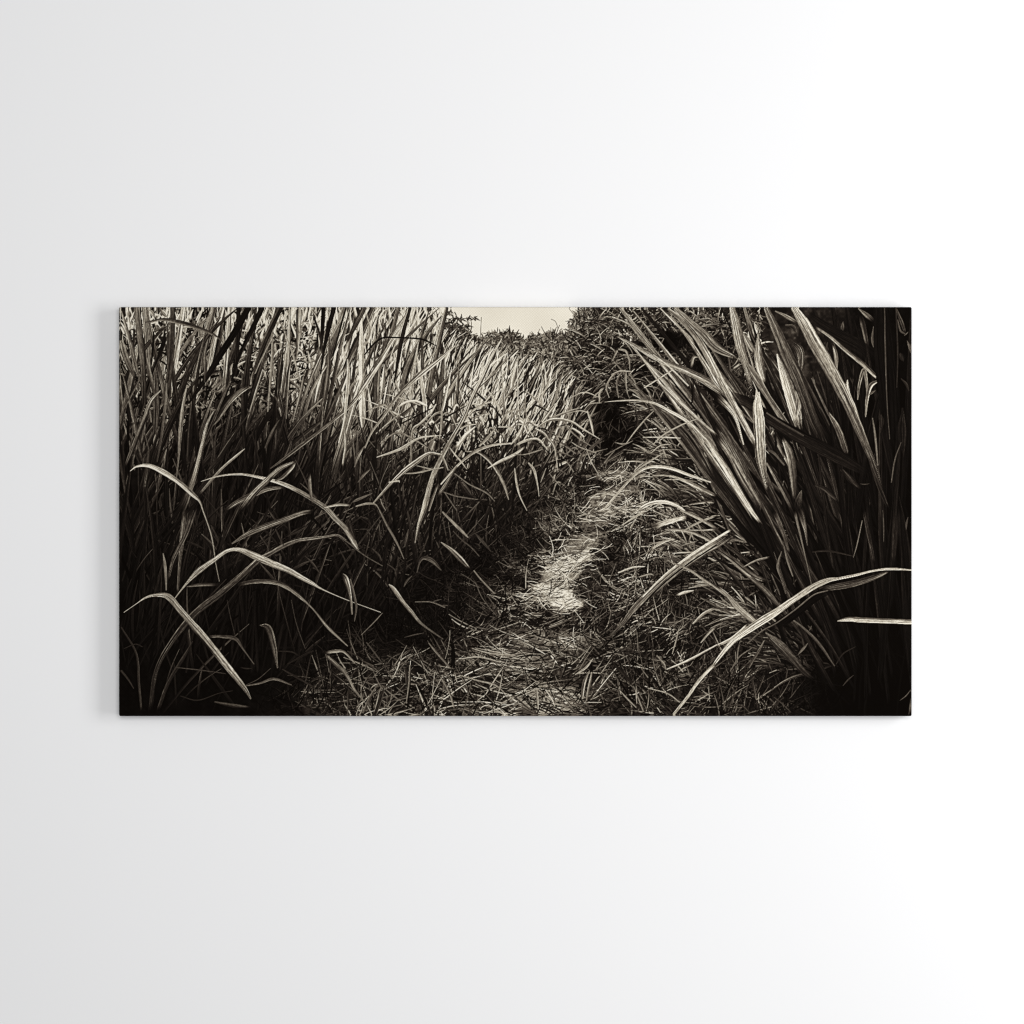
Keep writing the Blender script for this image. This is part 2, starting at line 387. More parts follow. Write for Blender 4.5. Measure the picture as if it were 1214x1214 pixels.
for q in ((730, 510, 22, 24, .8), (722, 480, 16, 14, .6), (752, 520, 14, 12, .5)): darken(*q)
for k in range(60): leaf(rng.normal(730, 16), rng.normal(508, 16), rng.uniform(5, 20), rng.normal(90, 50), rng.uniform(.7, 1.3), rng.normal(0, 5), tone=rng.choice([.08, .14, .24]), n=3, vein=.2, edge=.2)
ink *= 1 - .6 * np.clip((X - 985 + (noise(12, 60) - .5) * 50) / 60, 0, 1)
for k in range(26):
    x = rng.uniform(1000, 1084); leaf(x, rng.uniform(600, 850), rng.uniform(150, 330), rng.normal(93, 5), rng.uniform(4, 10), rng.normal(0, 8), tone=.04, tone_end=rng.uniform(.05, .2), n=5, vein=.5, edge=.4)

# ---- the leaves that carry the picture, traced one by one (x y width in 1/4.855 print
# units from the corner of their tile)
TILE = dict(A=(130, 355), B=(370, 355), C=(610, 355), D=(850, 355), E=(130, 605), F=(370, 605), G=(610, 605), H=(850, 605))
LEAVES = """
A .65 .4: 60 60 8, 100 200 24, 140 370 26, 170 470 8
A .5 .2: 150 45 40, 165 200 46, 185 400 40, 190 620 30
A .6 .3: 60 240 30, 90 340 40, 140 450 20
A .92: 100 55 24, 108 100 30
A .9: 215 50 20, 250 95 30
A .95: 290 50 30, 325 95 20
A .3: 355 45 34, 350 250 38, 330 450 34, 290 620 20
A .42: 200 125 8, 300 108 22, 400 125 30, 500 155 24, 600 200 14, 645 240 4
A .1: 245 180 8, 240 280 14, 232 370 8
A .12: 310 170 6, 300 250 30, 255 370 8
A .14: 735 45 28, 730 250 28, 715 450 18
A .1: 790 45 40, 720 170 44, 620 330 40, 540 460 30, 450 590 12
A .11: 870 45 34, 820 150 32, 740 320 22, 690 480 14
A .2 .35: 975 45 36, 910 180 38, 850 330 26, 810 480 14
A .6: 940 190 6, 870 330 10, 830 420 6
A .6: 930 200 6, 930 330 20, 905 640 8
A .7: 1000 180 6, 1050 310 14, 1085 450 8
A .45: 1040 330 8, 1020 450 24, 1010 680 10
A .55: 1110 440 8, 1090 550 20, 1050 700 8
A .6: 1085 60 40, 1080 200 30, 1070 330 10
A .6 .3: 205 330 6, 230 450 22, 260 600 14
A .5 .25: 540 290 6, 545 380 22, 540 470 8
A .65 .35: 285 520 6, 230 580 22, 190 690 32, 130 840 30, 80 960 14
A .5 .3: 320 480 8, 310 620 20, 290 780 18, 265 930 10
A .75 .3: 435 500 6, 415 600 20, 400 740 26, 390 900 14, 370 1080 8, 360 1210 4
A .7 .35: 800 490 30, 740 530 36, 680 590 34, 620 680 26, 580 730 14
A .65 .5: 590 640 6, 550 720 20, 520 850 28, 480 1010 36, 440 1130 40, 410 1214 42
A .75: 660 450 4, 620 480 16, 580 520 10
A .7: 660 480 20, 620 520 14, 575 525 4
A .35: 970 690 6, 930 760 30, 890 850 10
A .5: 935 540 4, 960 580 14, 990 650 6
A .5: 160 620 4, 140 690 10, 110 740 8
A .45: 160 460 6, 120 540 12, 75 620 8
A .3: 130 850 20, 160 920 26, 170 940 6
A .28: 220 830 40, 210 960 30, 190 1100 20
A .3: 660 895 30, 610 930 34, 550 1000 20
A .7 .5: 770 858 6, 720 900 16, 640 970 18, 570 1050 20, 510 1120 14
A .45: 660 1214 20, 720 1170 30, 800 1130 40, 900 1090 30, 1000 1080 14
A .75 .6: 520 1045 4, 620 1015 10, 740 1003 14, 850 1020 18, 980 1055 26, 1080 1100 26, 1165 1150 26, 1240 1200 30, 1290 1255 34, 1355 1320 34, 1395 1385 34, 1430 1450 8
A .45 .6: 750 1214 50, 820 1120 46, 900 1040 40, 980 970 30, 1065 930 14
A .65: 1065 930 14, 1040 970 24, 990 1020 22, 950 1040 10
A .5: 1040 815 10, 1020 880 26, 990 930 14
A .5: 1145 1000 20, 1150 1090 24, 1165 1180 14
A .85 .55: 110 985 4, 150 958 14, 220 955 26, 300 990 36, 390 1050 30, 470 1120 30, 510 1160 14, 530 1214 8, 580 1364 8, 605 1524 6, 625 1624 5
A .35 .75: 920 970 8, 990 920 18, 1080 850 26, 1165 785 24, 1285 690 24, 1395 592 26, 1465 490 30, 1545 370 26, 1590 310 8
B .1: 60 45 26, 55 160 26, 45 300 16
B .12: 120 45 30, 90 160 30, 60 300 18, 45 420 8
B .2: 0 80 12, 40 200 18, 60 330 10
B .25: 290 50 36, 240 150 30, 190 250 14
B .65: 310 80 8, 330 180 14, 300 260 6
B .18: 560 45 20, 520 190 26, 495 320 24, 470 470 10
B .7: 545 60 6, 505 170 8, 460 290 8, 430 380 4
B .75: 500 170 10, 440 260 20, 380 360 24
B .12: 300 310 8, 340 260 10, 400 215 12, 470 212 10, 560 215 10, 640 225 12, 710 260 6
B .35: 910 105 3, 912 160 3
B .35: 835 110 3, 820 180 3
B .4: 972 95 3, 970 290 3
B .75: 200 340 8, 205 430 26, 195 560 24, 180 700 16, 150 820 10
B .5: 260 450 20, 220 500 20, 210 540 8
B .6: 180 740 8, 190 830 20, 170 960 12
B .8: 600 320 8, 620 430 30, 640 560 26, 640 640 10
B .75: 410 390 10, 405 480 30, 390 570 10
B .8 .55: 820 260 8, 740 330 26, 640 410 34, 560 480 30, 490 550 24, 400 680 18, 340 760 14, 300 850 10
B .8: 490 620 14, 530 590 14, 590 580 16, 640 600 16, 660 610 4
B .75 .5: 710 600 8, 680 650 16, 620 710 16, 575 750 10, 565 900 10
B .6: 750 640 14, 700 660 14, 650 720 10
B .6: 745 640 12, 740 740 14, 730 800 4
B .75: 1040 580 4, 980 600 14, 920 640 12, 880 690 8
B .65: 1165 630 10, 1120 650 14, 1080 710 8
B .7: 1070 730 6, 1130 730 12, 1165 745 8
B .65: 1050 740 8, 1010 790 20, 960 840 10
B .55: 390 825 6, 480 765 12, 560 790 12, 660 850 6
B .75: 740 780 4, 670 785 10, 600 800 14, 500 860 18, 370 905 6
B .4: 290 850 8, 260 900 24, 240 960 8
B .35: 330 975 6, 290 1010 20, 260 1050 6
B .5: 570 860 12, 565 960 10
B .5: 880 870 6, 960 880 16, 1040 950 24, 1100 1060 20, 1130 1150 6
B .7: 740 1060 10, 800 990 14, 860 930 16, 940 870 22, 1040 835 16, 1140 825 10
B .8: 1010 970 6, 1080 930 20, 1165 890 22, 1225 845 12
B .4: 830 960 8, 770 1060 24, 720 1130 18
B .8 .45: 1090 220 6, 1040 310 20, 980 440 28, 920 560 28, 870 680 28, 800 800 28, 740 910 30, 690 1020 34, 660 1130 36, 640 1214 34, 610 1300 20, 590 1400 8
B .8: 935 730 8, 880 780 26, 820 860 18
B .7: 850 740 8, 890 720 12, 940 715 6
B .7: 790 850 4, 820 890 10, 855 930 10, 885 970 4
B .6: 600 955 4, 690 975 10, 750 965 8
B .6: 530 1000 6, 600 995 12, 690 975 10
B .55 .75: 350 1170 10, 430 1080 18, 520 990 30, 600 930 34, 670 885 24, 740 890 10
B .6: 740 890 14, 760 930 14, 780 980 6
B .45: 820 1000 6, 900 1060 8, 1000 1110 10, 1050 1160 4
B .7: 440 1050 8, 490 1042 14, 500 1050 4
B .5: 720 1060 14, 690 1150 14, 670 1214 10
B .6: 70 1195 10, 150 1180 18, 220 1185 14
B .5: 250 1190 10, 310 1175 16, 360 1180 10, 385 1214 4
B .35: 340 1115 6, 260 1150 20, 230 1165 6
B .35: 750 1105 6, 830 1130 10, 950 1150 6
B .4: 760 1110 6, 800 1170 8, 830 1214 6
B .5: 390 1150 6, 400 1180 8, 420 1214 4
C .4: 250 160 3, 235 120 3, 210 105 3
C .55: 600 410 14, 560 440 14, 530 500 12, 545 560 4
C .45: 620 410 12, 590 470 14, 600 560 6
C .5: 640 410 12, 640 470 14, 650 540 4
C .5: 660 420 10, 690 460 12, 700 490 4
C .6: 560 425 6, 610 408 12, 680 410 6
C .55: 660 510 6, 700 530 14, 730 570 6
C .65: 520 495 14, 490 530 14, 490 590 6
C .5: 590 290 12, 570 330 10, 560 350 4
C .5: 600 280 12, 640 290 14, 660 340 10, 665 400 4
C .6: 310 570 6, 400 530 10, 490 560 4
C .6: 300 650 6, 380 635 10, 440 650 12
C .7: 420 640 10, 440 700 16, 455 780 6
C .6: 410 620 4, 440 595 8, 500 590 4
C .7: 120 740 6, 180 700 14, 240 685 20, 330 700 14, 390 740 12, 490 800 4
C .75: 90 640 8, 50 720 16, 0 800 14
C .7: 60 690 12, 30 770 16, -20 830 10
C .7: 0 840 14, 60 810 18, 130 800 16, 180 850 8
C .7: 120 740 10, 170 770 16, 200 810 6
C .6: 200 800 8, 230 840 16, 240 910 8, 250 990 4
C .5: 280 690 8, 340 770 10, 440 840 6
C .6: 80 940 10, 110 980 18, 130 1060 10, 140 1130 4
C .5: 0 890 6, 60 890 8, 130 870 10, 160 860 6
C .6: 410 850 4, 440 930 8, 480 1000 6
C .6: 330 820 6, 380 850 8, 470 880 4
C .6: 0 970 6, 10 1050 16, 30 1130 10, 70 1214 4
C .55: 180 970 4, 160 1020 10, 150 1050 4
C .5: 200 1000 4, 260 1070 8
C .55: 640 830 6, 700 750 10, 760 680 10, 800 640 6
C .4: 520 895 6, 600 850 8, 680 810 6
C .5: 580 820 6, 660 822 10
C .12: 1020 450 24, 1030 540 20, 1020 600 8
C .55: 1020 390 14, 1030 330 20, 1055 325 6
C .6 .5: 600 210 6, 680 250 22, 780 310 34, 880 360 40, 1000 410 44, 1100 460 54, 1165 500 60, 1230 545 50
C .8: 800 310 4, 900 390 10, 1000 490 10
C .7: 910 400 6, 830 450 10, 750 500 10
C .55: 820 470 6, 880 520 24, 960 600 30, 1060 690 24, 1165 780 20
C .3: 830 620 6, 900 680 50, 1000 790 60, 1080 910 54, 1140 1020 40
C .65 .7: 520 585 3, 600 578 8, 700 575 14, 800 590 20, 900 640 24, 1000 700 28, 1100 800 34, 1165 890 38, 1225 980 40, 1295 1100 36, 1365 1214 30, 1420 1290 20
C .7: 1050 685 4, 960 720 10, 860 775 10, 800 830 6
C .75: 740 790 4, 850 790 10, 955 795 6
C .6: 900 830 4, 840 840 10, 790 880 8
C .6: 860 880 4, 760 940 14, 690 990 6
C .75 .8: 510 1214 14, 580 1130 16, 660 1040 16, 730 980 18, 800 960 20, 900 970 20, 1010 1010 18, 1130 1050 8
C .6: 800 1010 6, 900 1015 14, 1000 1050 24, 1120 1110 24, 1165 1130 14
C .85: 710 1214 20, 780 1175 24, 860 1165 24, 940 1190 18, 980 1214 8
C .6: 900 90 8, 980 190 14, 1050 290 24, 1130 420 30, 1165 480 30, 1320 660 14
C .5: 930 45 30, 1010 120 50, 1090 190 60, 1165 270 60, 1280 330 20
C .55 .6: 890 50 20, 960 110 36, 1040 200 40, 1110 310 46, 1165 420 50, 1225 530 46, 1295 660 40, 1365 790 40, 1400 850 30
D .45: 165 50 20, 190 140 24, 215 220 16
D .6 .4: 90 45 30, 115 150 50, 140 270 50, 175 380 40, 200 500 20
D .75: 155 190 8, 190 250 30, 225 310 14
D .6: 240 190 6, 240 300 40, 255 390 44, 280 480 14
D .4: 430 240 30, 470 280 50, 485 340 40, 480 420 14
D .5: 400 140 8, 440 150 20, 460 180 8
D .5: 555 440 6, 570 490 14
D .4: 640 240 14, 640 320 6
D .5: 670 250 10, 690 320 24, 690 420 10
D .45: 730 120 10, 725 190 20
D .25: 830 80 20, 850 160 26, 870 270 20
D .6: 820 45 6, 870 85 24, 910 120 20
D .5: 905 150 10, 920 300 14
D .78 .6: 350 310 8, 380 400 40, 420 520 60, 455 640 60, 480 750 30
D .65: 455 510 10, 475 600 30, 460 680 10
D .5 .25: 380 790 14, 420 880 40, 440 1000 40, 450 1160 20
D .45 .3: 640 640 10, 700 740 30, 740 850 30, 755 890 10
D .45 .15: 290 50 30, 350 180 46, 410 320 60, 460 430 66, 510 560 60, 560 700 60, 640 850 60
D .65: 340 60 6, 400 90 20, 470 130 20
D .65 .3: 755 460 6, 750 540 40, 790 640 40, 830 760 30, 880 900 14
D .68 .25: 450 45 34, 510 140 60, 570 250 66, 640 370 70, 700 480 66, 760 600 56, 820 740 46, 870 860 36, 920 980 26, 950 1100 12
D .5 .4: 165 350 14, 230 450 40, 300 560 30, 380 680 30, 420 720 8
D .1: 530 80 30, 620 150 60, 720 210 70, 830 270 70, 940 360 80
D .45: 570 150 10, 660 210 16, 740 280 20, 850 370 24, 940 460 14
D .45: 815 570 6, 825 480 16, 850 400 20, 865 470 16, 870 560 10, 860 670 6
D .05: 850 470 16, 850 560 20, 845 640 8
D .5: 940 460 8, 890 490 24, 870 560 18, 860 660 8
D .55: 915 520 6, 880 545 14
D .75: 0 550 40, 100 660 20, 155 830 6
D .45 .2: 0 700 60, 60 800 50, 130 930 50, 200 1080 60, 280 1214 60
D .55 .3: 0 790 30, 80 900 30, 150 1030 40, 230 1160 40, 260 1214 30
D .5: 280 860 10, 330 880 14, 390 950 8
D .5 .25: 290 940 8, 350 1040 24, 420 1170 24, 440 1214 20
D .15 .1: 70 540 40, 200 600 60, 300 680 62, 450 770 72, 600 850 72, 750 930 62, 870 1000 40
D .3: 290 650 8, 380 710 10, 500 780 8
D .8 .4: 245 530 6, 235 600 44, 245 700 60, 250 800 56, 255 900 54, 270 1000 34, 290 1100 10
D .05: 950 30 80, 970 300 110, 1000 600 110, 1010 900 100
D .28: 970 45 6, 975 300 8, 985 600 5, 1000 800 4
D .18: 1035 45 8, 1045 300 8, 1040 500 6
D .4: 1040 50 8, 1070 130 20, 1090 190 10
D .45: 1045 110 6, 1060 170 10, 1085 190 8
D .5: 1105 180 6, 1085 200 6
D .45: 1100 230 10, 1120 300 14
D .2: 1060 300 30, 1080 350 14
D .3: 1065 450 14, 1110 520 10
D .12: 1075 620 50, 1080 900 50
D .35: 570 1070 6, 620 1085 24, 700 1160 10
D .5: 490 1100 6, 475 1150 34, 465 1214 40
D .3: 1065 820 4, 1030 920 8, 1010 1050 6
D .35: 900 680 6, 915 780 12, 930 950 8
D .3: 950 660 6, 955 700 24, 945 760 8
D .4: 830 1060 4, 880 1060 6
D .3: 730 980 8, 770 1030 30, 830 1090 10
D .2: 880 900 20, 930 1050 24, 990 1200 14
E .25: 175 1160 14, 160 1000 16, 145 830 14, 60 680 10
E .22: 270 1160 20, 330 1000 24, 420 850 24, 470 760 8
E .2 .5: 225 1160 30, 260 930 30, 350 760 36, 480 600 44, 620 490 44, 750 380 40, 850 290 36, 920 250 30, 1000 205 30, 1080 175 24, 1165 165 26, 1235 155 18, 1305 145 18, 1355 170 6
E .5 .3: 430 -10 44, 420 100 40, 400 250 26, 385 480 14
E .5 .35: 480 -10 40, 430 140 30, 360 280 24, 330 400 14
E .55: 300 250 6, 312 330 20, 318 460 8
E .3: 440 180 10, 490 200 16, 540 225 6
E .45: 700 190 10, 800 130 34, 900 90 40, 1010 50 36, 1100 15 30, 1165 5 30
E .35: 830 210 8, 900 165 8, 950 115 6
E .4: 950 110 8, 980 170 14, 995 200 6
E .35: 1020 150 6, 1070 120 34, 1125 90 8
E .4: 910 0 14, 950 60 10
E .32: 440 440 10, 520 430 24, 620 432 20
E .4 .5: 730 430 24, 830 410 30, 940 415 30, 1010 440 30, 1080 490 24, 1165 570 10, 1255 680 20, 1365 785 6
E .6 .85: 360 520 6, 430 430 14, 500 355 36, 590 290 30, 670 235 24, 740 228 30, 830 265 46, 920 305 46, 1020 345 36, 1100 390 30, 1165 425 22, 1225 460 8, 1365 520 4, 1555 590 4
E .42: 860 665 6, 905 680 40, 935 770 40, 960 910 10
E .4: 560 730 14, 640 730 20, 720 745 24, 760 800 10, 825 890 5
E .4: 780 1015 8, 860 1000 14, 940 975 20, 1040 1010 6
E .3: 780 1010 4, 850 975 6, 920 915 5
E .25: 990 920 6, 1060 960 14, 1165 1020 10
E .3: 1020 890 8, 1110 840 14, 1165 815 10
E .3: 960 815 6, 1040 820 10, 1080 840 5
E .35: 60 930 14, 100 980 12, 130 1030 6
E .3: 75 800 4, 140 775 8, 180 790 6
E .3: 600 1110 10, 700 1130 26, 800 1140 14
E .2: 400 1075 6, 500 1100 8, 620 1060 6, 700 1045 6
E .3: 380 910 5, 520 925 8, 660 945 5
E .3: 750 910 8, 810 915 10
E .25: 670 520 4, 690 620 6, 715 720 5
E .3: 1040 520 4, 1070 660 5, 1120 800 5
E .4: 1120 265 6, 1165 310 16, 1200 360 6
E .82 .55: 75 590 3, 140 545 4, 200 505 12, 260 490 22, 330 500 40, 400 580 40, 460 650 44, 530 730 50, 620 840 46, 700 940 40, 770 1030 30, 805 1090 10
F .3: 200 50 30, 220 110 34, 245 170 10
F .4: 140 145 6, 210 190 10, 270 240 8, 330 280 6, 400 320 6
F .5: 385 0 10, 430 90 14, 470 160 14, 500 220 10, 525 280 4
F .5: 550 115 6, 540 160 20, 530 210 8
F .6: 750 10 10, 800 60 18, 850 110 22, 895 155 8
F .4: 700 30 6, 740 10 8
F .6 .45: 740 185 6, 800 230 26, 850 280 34, 905 340 14
F .4: 935 130 6, 980 180 24, 1030 240 6
F .35: 810 120 5, 860 170 10, 915 215 8, 960 265 5
F .35: 935 190 6, 970 220 10
F .4: 940 60 4, 990 110 8, 1040 150 5
F .35: 600 360 6, 615 300 14, 640 275 24, 690 290 30, 740 345 8
F .5: 570 380 6, 540 410 14, 525 440 6
F .45: 345 225 6, 380 260 16, 395 290 6
F .45: 430 310 6, 470 340 8, 480 370 6
F .65 .35: 440 430 8, 470 460 30, 520 530 26, 570 590 24, 630 660 16, 750 745 8
F .5: 165 370 20, 190 400 36, 215 500 20, 225 600 10
F .4: 215 400 10, 235 480 16, 250 560 14, 240 640 6
F .25: 370 400 3, 340 470 5, 320 520 3
F .45: 400 595 5, 350 650 8, 280 720 5
F .55: 70 825 16, 130 815 22, 180 820 16, 240 880 10
F .5: 70 835 14, 130 890 26, 190 950 22, 240 1040 16, 290 1100 8
F .4: 200 815 6, 250 840 8, 290 865 6
F .45: 530 735 6, 640 710 10
F .5: 430 840 6, 500 870 8, 540 890 8
F .45: 530 890 20, 540 950 24, 540 1010 10
F .5: 560 900 10, 555 1000 12, 540 1110 6
F .35: 310 765 5, 360 830 10, 420 910 5
F .5: 670 770 6, 720 830 14, 790 910 8
F .06: 800 740 20, 810 830 24, 805 940 30
F .45: 380 1000 5, 330 1080 16, 290 1170 14
F .4: 410 1025 5, 390 1090 24, 360 1180 20
F .55: 740 970 8, 790 1060 12, 820 1160 14
F .5: 935 1120 4, 890 1180 8
F .45: 590 530 4, 680 530 8, 760 560 10
F .5: 690 530 4, 740 515 8
F .55: 930 350 8, 970 400 10, 1045 480 10
F .4: 940 420 4, 980 510 6, 1060 610 4
F .65: 850 955 5, 950 985 10, 1050 1010 10, 1110 1060 6
F .7: 920 800 4, 1030 830 10, 1165 840 10
F .7: 850 860 6, 960 850 10, 1080 880 8
F .65: 950 930 10, 1040 900 12
F .7: 1090 920 8, 1165 880 14
G .45: 160 295 4, 220 270 8, 310 245 8, 400 255 4
G .75: 620 85 5, 690 40 14, 760 0 14
G .75: 790 100 30, 870 70 34, 1000 35 20
G .7: 780 230 12, 850 185 20, 910 165 10
G .5: 870 110 10, 980 115 20, 1080 150 20, 1165 200 20
G .6: 970 120 10, 1060 70 14, 1165 30 14
G .6: 960 0 10, 1060 45 20, 1165 105 16
G .6: 1165 110 16, 1100 115 10, 1000 115 6
G .5: 950 210 4, 1050 180 10
G .45: 690 280 4, 770 240 8, 800 200 4
G .7: 600 360 10, 680 330 12, 760 325 4
G .55: 720 385 10, 780 370 10, 800 375 4
G .08: 720 380 6, 760 320 10, 780 260 5
G .62 .3: 1250 130 64, 1165 190 62, 1080 240 62, 980 310 62, 880 390 60, 780 480 52, 690 570 42, 620 660 26, 550 730 10
G .85: 1250 110 14, 1080 215 16, 960 300 14, 860 380 12, 740 500 8
G .1: 1165 200 8, 1000 310 10, 850 430 10, 700 590 10
G .55: 890 295 6, 1000 340 16, 1090 400 16, 1165 450 14, 1250 520 10
G .7: 930 495 12, 980 475 20, 1030 465 6
G .6: 1040 435 8, 1110 430 8
G .65: 1165 560 20, 1090 600 20, 1030 655 10
G .6: 1075 765 8, 1120 710 16, 1165 670 16
G .7: 880 920 8, 1000 870 16, 1110 810 12, 1165 780 10
G .75: 920 1180 20, 1000 1080 22, 1070 980 24, 1165 880 24
G .65: 450 860 5, 410 910 16, 350 950 6
G .55: 430 930 6, 400 1000 24, 390 1090 10
G .5: 445 940 10, 430 1020 20, 415 1100 8
G .7: 400 1115 3, 500 1113 5
G .15: 555 870 10, 620 940 24, 690 1010 14
G .5: 820 840 6, 860 890 14, 870 920 6
G .5: 950 680 6, 930 760 10, 910 830 6
G .55: 605 1040 4, 650 1090 10, 700 1140 6
G .6: 700 1020 10, 705 1120 8
G .6: 125 1030 10, 130 1090 16, 135 1150 6
G .75: 180 1040 8, 215 1090 12, 230 1130 6
G .6: 770 1030 6, 880 1060 8, 950 1110 6
G .55: 1080 1040 6, 1140 1075 8
H .4: 330 0 30, 380 120 24, 420 250 14
H .5 .25: 480 -10 60, 510 100 24, 525 200 8
H .4: 450 0 20, 520 300 6, 550 440 4
H .22: 850 0 20, 880 150 26, 910 300 14
H .4: 840 60 6, 810 200 8, 790 270 3
H .3: 960 0 6, 965 180 8
H .14: 1040 0 40, 1030 150 40, 1020 300 20
H .4: 1105 40 10, 1095 110 14
H .2: 555 240 8, 650 235 14, 790 265 5
H .6: 60 200 20, 100 170 20, 170 185 5
H .4: 0 220 30, 100 290 36, 200 370 40, 290 410 24
H .35: 200 380 10, 300 470 24, 350 530 8
H .55: 0 440 20, 60 490 26, 120 560 40, 200 630 40, 240 660 20
H .75: 160 325 8, 230 290 14, 310 270 14
H .4: 390 215 5, 410 290 16, 440 380 8
H .35: 375 240 6, 355 320 24, 380 400 20, 400 480 10
H .4 .12: 285 710 10, 350 770 60, 430 850 60, 500 930 40, 560 980 20
H .4 .3: 420 620 6, 500 680 14, 590 770 20, 680 900 6
H .5: 470 835 4, 500 800 20, 525 770 6
H .5: 350 840 5, 370 880 10
H .25: 690 890 6, 730 830 10, 800 790 5
H .35: 730 1015 6, 790 955 10
H .45: 1060 1100 5, 1120 1040 8
H .35: 1110 1180 20, 1120 1090 16
H .4: 190 910 8, 240 820 16, 275 755 8
H .4: 80 930 8, 130 850 10, 200 800 6
H .4: 180 915 6, 210 860 10, 250 800 4
H .4: 80 1130 6, 140 1130 10, 190 1170 6
H .4: 225 1120 4, 280 1050 6, 310 1000 4
H .4: 330 1080 4, 380 1120 8, 430 1170 4
H .4: 300 880 5, 320 930 8
H .4: 410 920 10, 400 980 5
H .8: 0 785 16, 90 740 20, 180 660 14
H .04: 300 700 60, 450 600 60, 560 510 60, 700 430 60
H .35: 180 770 10, 260 700 10, 350 650 8, 460 570 10, 560 490 10, 640 465 8
H .28: 600 455 30, 700 440 44, 800 420 44, 900 390 36, 1000 350 14
H .85 .7: -20 900 16, 0 870 24, 80 770 34, 170 700 44, 260 640 52, 340 590 46, 440 520 40, 560 440 44, 640 405 34, 700 395 20, 800 375 18, 900 350 14, 1000 338 18, 1120 345 8
H .6: 700 640 8, 760 630 30, 860 635 36, 1000 640 34, 1122 645 34
"""
for row in LEAVES.strip().splitlines():
    row = row.strip()
    if not row or row[0] == '#': continue
    head, body = row.split(':')
    h = head.split()
    ox, oy = TILE[h[0]]
    t0 = float(h[1]); t1 = float(h[2]) if len(h) > 2 else t0
    pts = []
    for q in body.split(','):
        v = [float(c) for c in q.split()]
        pts.append((ox + v[0] / 4.855, oy + v[1] / 4.855, (v[2] if len(v) > 2 else 6) / 4.855 * (1.1 if h[0] == 'D' else .86)))
    big = max(q[2] for q in pts)
    if len(pts) == 2:                                               # short pieces: pointed at both ends, slightly bent
        (xa, ya, wa), (xb, yb, wb) = pts
        b_ = rng.normal(0, .05)
        pts = [(xa, ya, .5), ((xa + xb) / 2 - (yb - ya) * b_, (ya + yb) / 2 + (xb - xa) * b_, max(wa, wb)), (xb, yb, .5)]
    if h[0] in 'EFA': t0 *= .9; t1 *= .85
    run = sum(math.hypot(pts[k + 1][0] - pts[k][0], pts[k + 1][1] - pts[k][1]) for k in range(len(pts) - 1))
    if run < 34 and h[0] in 'AEFDH': t0 *= .68; t1 *= .68
    stroke(pts, t0 * .96, t1 * .96, vein=.46 if big > 4 else .3, edge=.22, side=rng.choice([-1, 1]) * rng.uniform(.08, .3), n=6)
# soft print contrast: a little unsharp masking and paper grain
def blur(a, r):
    for ax in (0, 1):
        c = np.cumsum(np.pad(a, [(r + 1, r) if i == ax else (0, 0) for i in (0, 1)], mode='edge'), axis=ax, dtype=np.float64)
        n = a.shape[ax]
        hi = np.take(c, np.arange(2 * r + 1, 2 * r + 1 + n), axis=ax); lo = np.take(c, np.arange(0, n), axis=ax)
        a = ((hi - lo) / (2 * r + 1)).astype(np.float32)
    return a
ink *= 1 + (1 - sky) * (.10 * (noise(1.5, 3.5) - .5) + .13 * (noise(2.6, 2.2) - .5) + .14 * (noise(1.1, 1.1) - .5))
ink += .30 * (ink - blur(ink, 1)) + .32 * (ink - blur(ink, 4))
q_ = np.clip(ink / .55, 0, 1)
ink *= .77 + .23 * q_ * q_ * (3 - 2 * q_)                            # printed with deep blacks
ink += rng.normal(0, .012, ink.shape).astype(np.float32) * (.3 + ink)
ink[:] = np.clip(ink, 0, 1)


# ---------------------------------------------------------------- the stretched canvas
# one sheet of cloth: the flat front, a rounded fold along all four edges and the sides
# that run back towards the wall, printed in mirror image
W = (PX1 - PX0) * U; H = (PY1 - PY0) * U
RAD = 0.0022
step = W / GW
arc = np.linspace(0, RAD * math.pi / 2, 5)[1:]
side_len = DEPTH - RAD - 0.002
fold = np.concatenate([arc, RAD * math.pi / 2 + np.linspace(0, side_len, 30)[1:]])
def axis(n, half):
    inner = half - RAD
    flat = np.linspace(-inner, inner, n)
    pos = np.concatenate([np.full(len(fold), -inner), flat, np.full(len(fold), inner)])
    out = np.concatenate([-fold[::-1], np.zeros(n), fold])          # signed distance past the fold line
    mir = np.clip(np.round(fold / step).astype(int), 0, n - 1)
    idx = np.concatenate([mir[::-1], np.arange(n), n - 1 - mir])
    return pos, out, idx
ux, ox_, ix = axis(GW, W / 2)
uy, oy_, iy = axis(GH, H / 2)
OX, OY = np.meshgrid(ox_, oy_); BX, BY = np.meshgrid(ux, uy)
dist = np.hypot(OX, OY); safe = np.maximum(dist, 1e-9)
# past a corner the cloth is folded square, so the longer of the two overhangs counts
dist = np.maximum(np.abs(OX), np.abs(OY))
ang_ = np.minimum(dist / RAD, math.pi / 2)
VX = BX + OX / safe * RAD * np.sin(ang_)
VZ = -(BY + OY / safe * RAD * np.sin(ang_))
VY = RAD * (1 - np.cos(ang_)) + np.maximum(0, dist - RAD * math.pi / 2)
co = np.stack([VX, VY, VZ], -1).reshape(-1, 3).astype(np.float32)
tone = ink[np.ix_(iy, ix)].reshape(-1)
# warm black to cream: the sepia ink of the print (display values, then linear)
K = [0, .15, .3, .5, .7, .85, 1.0]
RAMP = np.array([[7, 4, 2], [36, 30, 25], [76, 68, 59], [128, 119, 105], [180, 171, 153], [212, 204, 186], [240, 233, 217]]) / 255
rgb = np.stack([np.interp(tone, K, RAMP[:, c]) for c in range(3)], -1)
lin = np.where(rgb <= .04045, rgb / 12.92, ((rgb + .055) / 1.055) ** 2.4) * 0.88
col = np.concatenate([lin, np.ones((len(lin), 1))], 1).astype(np.float32)

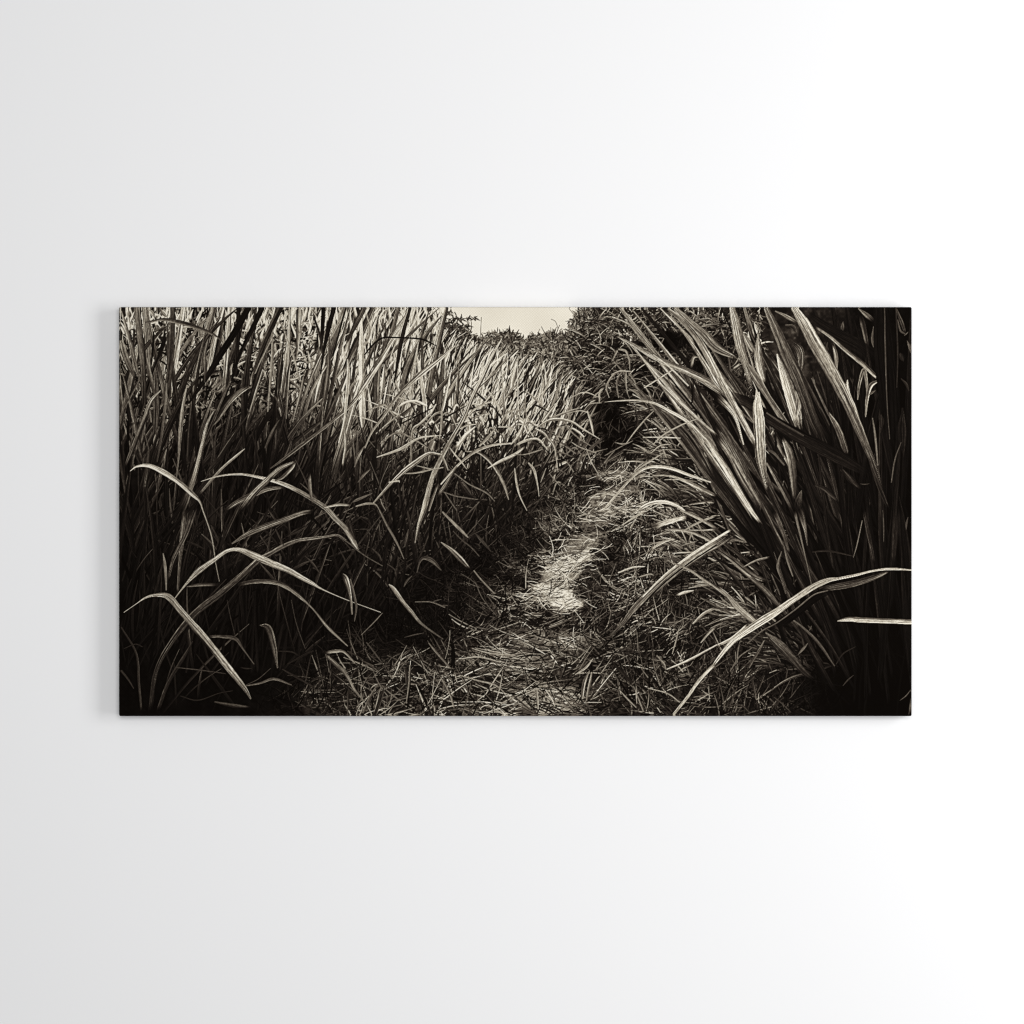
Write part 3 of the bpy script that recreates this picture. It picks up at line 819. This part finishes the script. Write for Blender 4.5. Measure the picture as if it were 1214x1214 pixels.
ny, nx = OX.shape
q = np.arange(ny * nx).reshape(ny, nx)
quads = np.stack([q[1:, :-1], q[1:, 1:], q[:-1, 1:], q[:-1, :-1]], -1).reshape(-1, 4)
me = bpy.data.meshes.new('canvas_print')
me.vertices.add(len(co)); me.vertices.foreach_set('co', co.ravel())
nq = len(quads)
me.loops.add(nq * 4); me.loops.foreach_set('vertex_index', quads.ravel().astype(np.int32))
me.polygons.add(nq); me.polygons.foreach_set('loop_start', np.arange(0, nq * 4, 4, dtype=np.int32))
me.polygons.foreach_set('use_smooth', np.ones(nq, bool))
me.update(calc_edges=True)
at = me.color_attributes.new('ink', 'FLOAT_COLOR', 'POINT')
at.data.foreach_set('color', col.ravel())

m_canvas, nt, bsdf = new_material('printed_canvas_cloth')
N = nt.nodes; Lk = nt.links
attr = N.new('ShaderNodeAttribute'); attr.attribute_name = 'ink'
crd = N.new('ShaderNodeTexCoord'); sep = N.new('ShaderNodeSeparateXYZ'); Lk.new(crd.outputs['Object'], sep.inputs[0])
def math_node(op, a, b=None):
    n = N.new('ShaderNodeMath'); n.operation = op
    for k, v in enumerate((a, b)):
        if v is None: continue
        if isinstance(v, (int, float)): n.inputs[k].default_value = v
        else: Lk.new(v, n.inputs[k])
    return n.outputs[0]
THREAD = 2 * math.pi / 0.0040
wx = math_node('SINE', math_node('MULTIPLY', sep.outputs['X'], THREAD))
wz = math_node('SINE', math_node('MULTIPLY', sep.outputs['Z'], THREAD))
weave = math_node('MULTIPLY', wx, wz)                               # over-and-under of the cloth, -1..1
fac = math_node('ADD', math_node('MULTIPLY', weave, 0.035), 1.0)
mul = N.new('ShaderNodeVectorMath'); mul.operation = 'SCALE'
Lk.new(attr.outputs['Color'], mul.inputs[0]); Lk.new(fac, mul.inputs['Scale'])
Lk.new(mul.outputs[0], bsdf.inputs['Base Color'])
bsdf.inputs['Roughness'].default_value = 0.75
bsdf.inputs['Specular IOR Level'].default_value = 0.02
bp = N.new('ShaderNodeBump'); bp.inputs['Strength'].default_value = 0.25; bp.inputs['Distance'].default_value = 0.0004
Lk.new(weave, bp.inputs['Height']); Lk.new(bp.outputs['Normal'], bsdf.inputs['Normal'])
me.materials.append(m_canvas)

canvas = bpy.data.objects.new('canvas_print', me)
scene.collection.objects.link(canvas)
canvas.location = (((PX0 + PX1) / 2 - 607) * U, -DEPTH, (607 - (PY0 + PY1) / 2) * U)
canvas['label'] = 'wide sepia canvas print of a footpath through tall grass, hung on the white wall'
canvas['category'] = 'canvas print'
